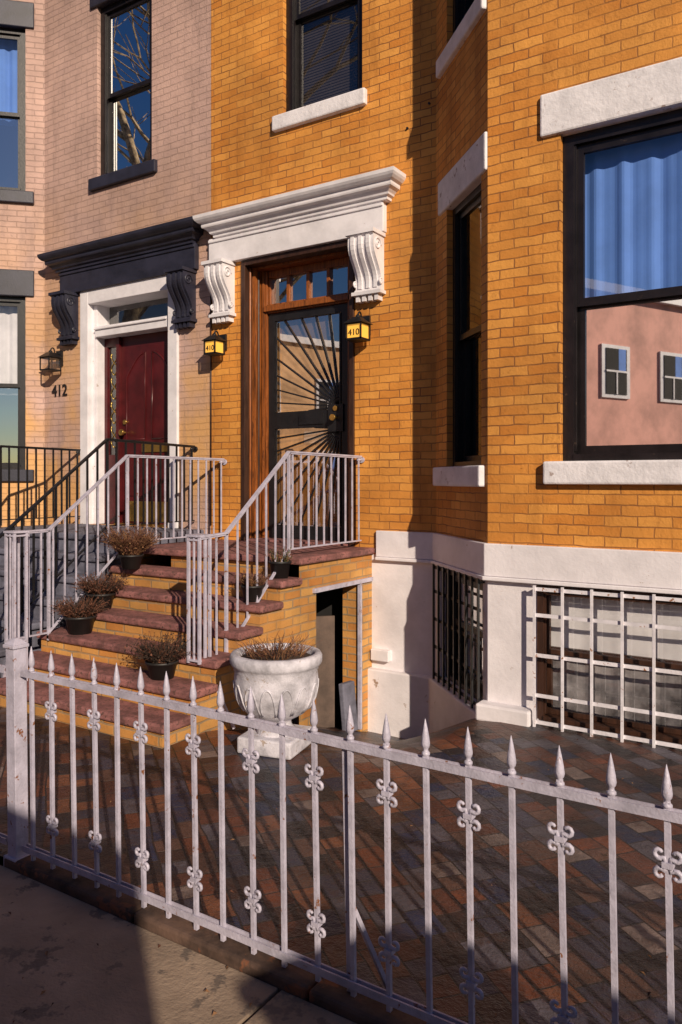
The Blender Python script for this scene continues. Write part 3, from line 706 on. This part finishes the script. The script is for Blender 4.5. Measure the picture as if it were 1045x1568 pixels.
# ---------------- planter
def lobes(t,z):
    if .20<z<.50: return 1+.02*abs(math.sin(8*t))*math.sin((z-.20)/.30*math.pi)
    return 1
root=empty('stone_planter'); cx,cy=-2.98,3.86
mb=MB()
prof=[(.12,.10),(.12,.125),(.10,.14),(.092,.165),(.10,.185),(.13,.20),(.18,.228),(.218,.27),(.242,.32),(.254,.38),(.258,.44),(.255,.485),(.262,.495),(.262,.51),(.274,.52),(.286,.54),(.286,.575),(.276,.592),(.25,.597),(.235,.583),(.23,.54)]
mb.lathe((cx,cy,0),prof,'pot',96,lobes)
finish(mb,'planter_bowl',root)
def rad(z):
    r=.2
    for (r0,z0),(r1,z1) in zip(prof[:-1],prof[1:]):
        if z0<=z<=z1: return r0+(r1-r0)*(z-z0)/max(1e-6,(z1-z0))
    return r
mb=MB()
for k in range(14):
    t0=2*math.pi*(k+.5)/14; pts=[]
    for i in range(15):
        s_=i/14*math.pi; dt=math.cos(s_)*.19; z=.25+math.sin(s_)*.17
        pts.append((cx+(rad(z)+.004)*math.cos(t0+dt),cy+(rad(z)+.004)*math.sin(t0+dt),z))
    mb.tube(pts,.006,'pot',6)
finish(mb,'petal_relief',root)
mb=MB(); a=R(12)
def rb(x,y): return (cx+x*math.cos(a)-y*math.sin(a),cy+x*math.sin(a)+y*math.cos(a))
P=[rb(-.18,-.18),rb(.18,-.18),rb(.18,.18),rb(-.18,.18)]
mb.hexa([(x,y,.0) for x,y in P]+[(x,y,.10) for x,y in P],'pot'); finish(mb,'planter_base',root,.012)
mb=MB(); mb.lathe((cx,cy,0),[(.234,.555),(.15,.575),(.001,.58)],'soil',24); finish(mb,'soil',root)
def sprigs(name,par,c,r,h,n,mats,lean=.6,th=.0016,leafy=False):
    mb=MB()
    for i in range(n):
        t=random.uniform(0,2*math.pi); rr=r*math.sqrt(random.random())*.8
        x=c[0]+rr*math.cos(t); y=c[1]+rr*math.sin(t); z=c[2]
        d=Vector((math.cos(t)*lean*random.uniform(.2,1.2),math.sin(t)*lean*random.uniform(.2,1.2),1)).normalized()
        L=h*random.uniform(.45,1.1); pts=[];p=Vector((x,y,z))
        for k in range(5):
            pts.append(p.copy()); p=p+d*L/4; d=(d+Vector((random.gauss(0,.22),random.gauss(0,.22),-.10*lean))).normalized()
        m=random.choice(mats); mb.tube(pts,[th,th,th*.9,th*.7,th*.4],m,3,False)
        if leafy:
            for _ in range(5):
                q=random.choice(pts[1:]); s=random.uniform(.008,.02); e=Vector((random.gauss(0,1),random.gauss(0,1),random.gauss(0,1))).normalized()
                f=e.cross(Vector((0,0,1))).normalized()*s*.35; mb.face([q,q+e*s*.5+f,q+e*s,q+e*s*.5-f],m)
    finish(mb,name,par)
sprigs('dry_stems',root,(cx,cy,.57),.22,.14,190,['twig','twig','straw'],1.0,.0022)
def potted(x,y,z,r,h,n,ph,mats,lean=1.0,name='potted_plant'):
    root=empty(name); mb=MB()
    mb.lathe((x,y,z),[(.001,0),(r*.72,0),(r*.95,h*.86),(r*1.05,h*.86),(r*1.05,h),(r*.95,h),(r*.9,h*.9),(.001,h*.88)],'bpot',24); finish(mb,'pot',root)
    sprigs('dead_foliage',root,(x,y,z+h*.88),r*.9,ph,n,mats,lean,.002,True)
potted(-5.10,4.60,.91-.0,.10,.12,1000,.27,['twig','straw','twig'],.95)
potted(-5.12,4.30,.61,.11,.13,600,.20,['twig','twig','soil'],1.2)
potted(-5.08,4.06,.455,.12,.14,600,.18,['twig','soil','twig'],1.2)
potted(-3.66,4.79,.91,.085,.13,60,.12,['grass','straw','twig'],.5)
potted(-3.72,4.53,.76,.085,.12,160,.13,['twig','straw'],.9)
potted(-3.95,3.84,.305,.11,.12,500,.22,['soil','soil','twig'],1.2)
# ---------------- ground
mb=MB()
ys=[(-400,-.13),(2.0,-.13),(2.02,-1.0),(13,-1.0),(13.1,-.13),(400,-.13)]
for (a,za),(b,zb) in zip(ys[:-1],ys[1:]): mb.face([(-400,a,za),(400,a,za),(400,b,zb),(-400,b,zb)],'grnd')
finish(mb,'ground')
def zc(x,y):
    a=min(1,max(0,(y-3.9)/2.1)); b=min(1,max(0,(-2.15-x)/.75)); b2=1 if x>-5.42 else 0
    return -.58*a*b*b2
mb=MB(); ny=28
xs=[-13+i*.2 for i in range(81)]; yv=[2.085+i*(6.2-2.085)/ny for i in range(ny+1)]
for i in range(80):
    for j in range(ny):
        mb.face([(xs[i],yv[j],zc(xs[i],yv[j])),(xs[i+1],yv[j],zc(xs[i+1],yv[j])),(xs[i+1],yv[j+1],zc(xs[i+1],yv[j+1])),(xs[i],yv[j+1],zc(xs[i],yv[j+1]))],'tile')
finish(mb,'tiled_forecourt')
mb=MB()
for i in range(420):
    x=random.uniform(-6,1.2); y=random.choice([random.uniform(2.1,5.1),random.gauss(2.15,.05),random.uniform(1.2,1.95)])
    z=(SZ if y<1.965 else (.1 if y<2.09 else 0))+.004
    if y>=3.8 and x<-2.1: continue
    s=random.uniform(.006,.017); t=random.uniform(0,6.28); c,q=math.cos(t)*s,math.sin(t)*s
    mb.face([(x-c,y-q,z),(x+q*.4,y-c*.4,z+random.uniform(.001,.008)),(x+c,y+q,z),(x-q*.4,y+c*.4,z+random.uniform(.001,.008))],random.choice(['twig','straw','soil']))
finish(mb,'fallen_leaves')
mb=MB()
for i in range(-30,20):
    mb.box(i*1.5+.006,(i+1)*1.5-.006,-1.05,.44,-.12,SZ,'side'); mb.box(i*1.5+.006,(i+1)*1.5-.006,.452,1.962,-.12,SZ+random.uniform(-.003,.0),'side')
mb.box(-45,30,-1.2,-1.06,-.12,SZ,'side')
finish(mb,'sidewalk',None,.004)
mb=MB(); mb.face([(-60,-9,-.09),(60,-9,-.09),(60,-1.2,-.09),(-60,-1.2,-.09)],'asph'); finish(mb,'road')
mb=MB(); mb.box(-60,60,-13,-9,-.12,.03,'side'); finish(mb,'sidewalk')
# ---------------- vans and a cabinet behind the camera, added to shade the sidewalk
def blocker_van(x0,x1,h,mirror=False,y0=-1.36,y1=-3.3):
    root=empty('sun_blocker_van'); L=x1-x0
    X=(lambda a:x1-a) if mirror else (lambda a:x0+a)
    W=y0-y1
    P=[(0,.25),(0,h-.12),(.04,h-.03),(.12,h),(L-1.5,h),(L-1.2,h-.08),(L-.65,1.25),(L-.1,1.05),(L,.85),(L,.3),(L-.1,.22),(.1,.22)]
    mb=MB(); mb.prism(((0,y1),(0,1)),[(-X(a),z) for a,z in P],0,W,'car'); finish(mb,'body',root,.03)
    mb=MB()
    def bx(a,b,*r): 
        p,q=sorted((X(a),X(b))); mb.box(p,q,*r)
    for ya,yb in ((y0+.002,y0+.005),(y1-.005,y1-.002)):
        bx(L-1.75,L-1.15,ya,yb,1.35,h-.35,'carg'); bx(.4,L-1.9,ya,yb,1.35,h-.35,'carg')
    p=[(X(L-1.14),y1+.15,h-.2),(X(L-1.14),y0-.15,h-.2),(X(L-1.10),y0-.15,h-.2),(X(L-1.10),y1+.15,h-.2),(X(L-.68),y1+.15,1.33),(X(L-.68),y0-.15,1.33),(X(L-.64),y0-.15,1.33),(X(L-.64),y1+.15,1.33)]
    mb.hexa(p,'carg'); finish(mb,'windows',root)
    mb=MB()
    for aa in (.8,L-.8):
        for yy in (y0-.12,y1+.12):
            mb.tube([(X(aa),yy-.13,.25),(X(aa),yy+.13,.25)],.34,'tyre',24); mb.tube([(X(aa),yy-.14,.25),(X(aa),yy+.14,.25)],.19,'chrome',16)
    bx(L-.02,L+.05,y1+.05,y0-.05,.3,.5,'tyre'); bx(-.05,.02,y1+.05,y0-.05,.3,.5,'tyre')
    for yy in (y0-.25,y1+.25): bx(L-.08,L+.01,yy-.12,yy+.12,.7,.85,'chrome')
    finish(mb,'wheels_and_bumpers',root)
blocker_van(-2.9,2.17,2.74,True); blocker_van(5.10,10.2,2.74)  # added out of view to block sun from the sidewalk, leaving a lit gap
root=empty('sun_blocker_cabinet')  # unseen box, added to cast shade on the sidewalk right of the sun patch
mb=MB(); mb.box(2.04,2.74,-.9,-.42,.12,2.06,'cab'); mb.box(2.0,2.78,-.94,-.38,2.062,2.12,'cab'); finish(mb,'cabinet_body',root,.015)
mb=MB(); mb.box(2.0,2.78,-.94,-.38,SZ-.01,.119,'slate'); finish(mb,'plinth',root,.01)
mb=MB(); mb.box(2.09,2.385,-.419,-.41,.2,2.0,'cab'); mb.box(2.395,2.69,-.419,-.41,.2,2.0,'cab'); mb.box(2.36,2.375,-.409,-.39,1.0,1.15,'chrome')
for k in range(5): mb.box(2.14,2.33,-.409,-.402,1.7+k*.04,1.715+k*.04,'black'); mb.box(2.45,2.64,-.409,-.402,1.7+k*.04,1.715+k*.04,'black')
finish(mb,'doors_and_vents',root,.003)
# ---------------- opposite houses
def ohouse(x0,x1,h,m,wx,name='row_house'):
    root=empty(name); mb=MB(); Y=-13.0
    mb.box(x0,x1,Y-8,Y,-.15,h,m); mb.box(x0,x1,Y-8,Y+.25,h,h+.35,'wtrim')
    for x in wx:
        for (a,b) in ((1.1,2.7),(4.0,5.35)) if h<8 else ((1.1,2.7),(4.0,5.6),(7.0,8.5)):
            mb.box(x-.47,x+.47,Y+.001,Y+.06,a-.12,b+.12,'wtrim'); mb.box(x-.35,x+.35,Y+.06,Y+.08,a,b,'room'); mb.box(x-.35,x+.35,Y+.08,Y+.1,(a+b)/2-.03,(a+b)/2+.03,'wtrim')
    finish(mb,'facade',root)
ohouse(-38,-29.05,7,'ocream',(-36,-33.5,-31))
ohouse(16,26,7,'ored',(18,21,24))
def stucco(name,P0,d,u0,u1,h,m,ucs,fl):
    root=empty(name); FO=(P0,d); mb=MB()
    mb.lbox(FO,u0,u1,0,8,-.15,h,m); mb.lbox(FO,u0-.1,u1+.1,-.2,8.0,h,h+.3,'wtrim')
    for uc in ucs:
        for (a_,b_) in fl:
            mb.lbox(FO,uc-.68,uc+.68,-.06,-.001,a_-.12,b_+.12,'wtrim'); mb.lbox(FO,uc-.5,uc+.5,-.08,-.06,a_,b_,'room'); mb.lbox(FO,uc-.5,uc+.5,-.10,-.08,(a_+b_)/2-.03,(a_+b_)/2+.03,'wtrim'); mb.lbox(FO,uc-.03,uc+.03,-.10,-.08,a_,(a_+b_)/2-.03,'wtrim')
            mb.lbox(FO,uc-.45,uc-.1,-.083,-.081,(a_+b_)/2,b_,'curt')
    finish(mb,'facade',root)
stucco('pink_stucco_house',(-5.8,-17.0),(-.436,.9),-8,3.9,7.7,'opink',(1.44,-1.51,-4.6),((1.2,2.5),(4.45,5.95)))
stucco('peach_stucco_house',(-21,-17.0),(-.312,.95),-8,3.8,7.9,'ocream',(2.2,-1.2,-4.4),((1.2,2.9),(4.6,6.3)))
# ---------------- bare street tree
def tree(x,y,h0,r0,seed,levels=6):
    rnd=random.Random(seed); mb=MB()
    def grow(p,d,r,L,lv):
        pts=[p.copy()];rs=[r];n=5
        for i in range(n):
            d=(d+Vector((rnd.gauss(0,.10),rnd.gauss(0,.10),rnd.gauss(0,.05)+.04))).normalized() if lv else (d+Vector((rnd.gauss(0,.03),rnd.gauss(0,.03),0))).normalized()
            p=p+d*L/n; pts.append(p.copy()); rs.append(r*(1-.28*(i+1)/n))
        mb.tube(pts,rs,'bark',10 if lv==0 else (6 if lv<3 else 4),False)
        if lv>=levels: return
        for j in range(3):
            ax=Vector((rnd.gauss(0,1),rnd.gauss(0,1),rnd.gauss(0,.4)))
            ax=(ax-d*ax.dot(d)).normalized(); nd=(d*rnd.uniform(.8,1.1)+ax*rnd.uniform(.4,.75)).normalized()
            st_=pts[-1] if j<2 else pts[rnd.randint(2,4)]
            grow(st_,nd,rs[-1]*rnd.uniform(.68,.88),L*rnd.uniform(.66,.84),lv+1)
    grow(Vector((x,y,-.02)),Vector((0,0,1)),r0,h0,0)
    finish(mb,'bare_street_tree')
tree(-14.4,-.8,5.6,.30,11,6)
# ---------------- camera, light
cam=bpy.data.cameras.new('camera'); co=bpy.data.objects.new('camera',cam); scene.collection.objects.link(co)
cam.sensor_fit='HORIZONTAL'; cam.sensor_width=24; cam.lens=27.56; cam.shift_y=-.047; cam.clip_end=2000; cam.clip_start=.05
co.location=(0,0,1.66); co.rotation_euler=(R(90),0,R(32.94)); scene.camera=co
EL=24; hx,hy=.79,-.615
az=math.atan2(hx,hy)
sun=bpy.data.lights.new('sun','SUN'); sun.energy=5; sun.angle=R(.5); sun.color=(1,.84,.66)
so=bpy.data.objects.new('sun',sun); scene.collection.objects.link(so)
dirv=Vector((hx,hy,0)).normalized()*math.cos(R(EL))+Vector((0,0,math.sin(R(EL))))
so.rotation_euler=dirv.to_track_quat('Z','Y').to_euler()
so.location=(10,-8,12)
wd=bpy.data.worlds.new('World'); scene.world=wd; wd.use_nodes=True; nt=wd.node_tree
bg=nt.nodes['Background']; sk=nt.nodes.new('ShaderNodeTexSky'); sk.sky_type='NISHITA'; sk.sun_disc=False
sk.sun_elevation=R(EL); sk.sun_rotation=az; sk.dust_density=.2; sk.ozone_density=2.5; sk.air_density=1.0
hs=nt.nodes.new('ShaderNodeHueSaturation'); hs.inputs['Saturation'].default_value=1.3; hs.inputs['Hue'].default_value=.515
nt.links.new(sk.outputs[0],hs.inputs['Color']); nt.links.new(hs.outputs[0],bg.inputs['Color']); bg.inputs['Strength'].default_value=.05
scene.view_settings.view_transform='Standard'; scene.view_settings.look='None'; scene.view_settings.exposure=0
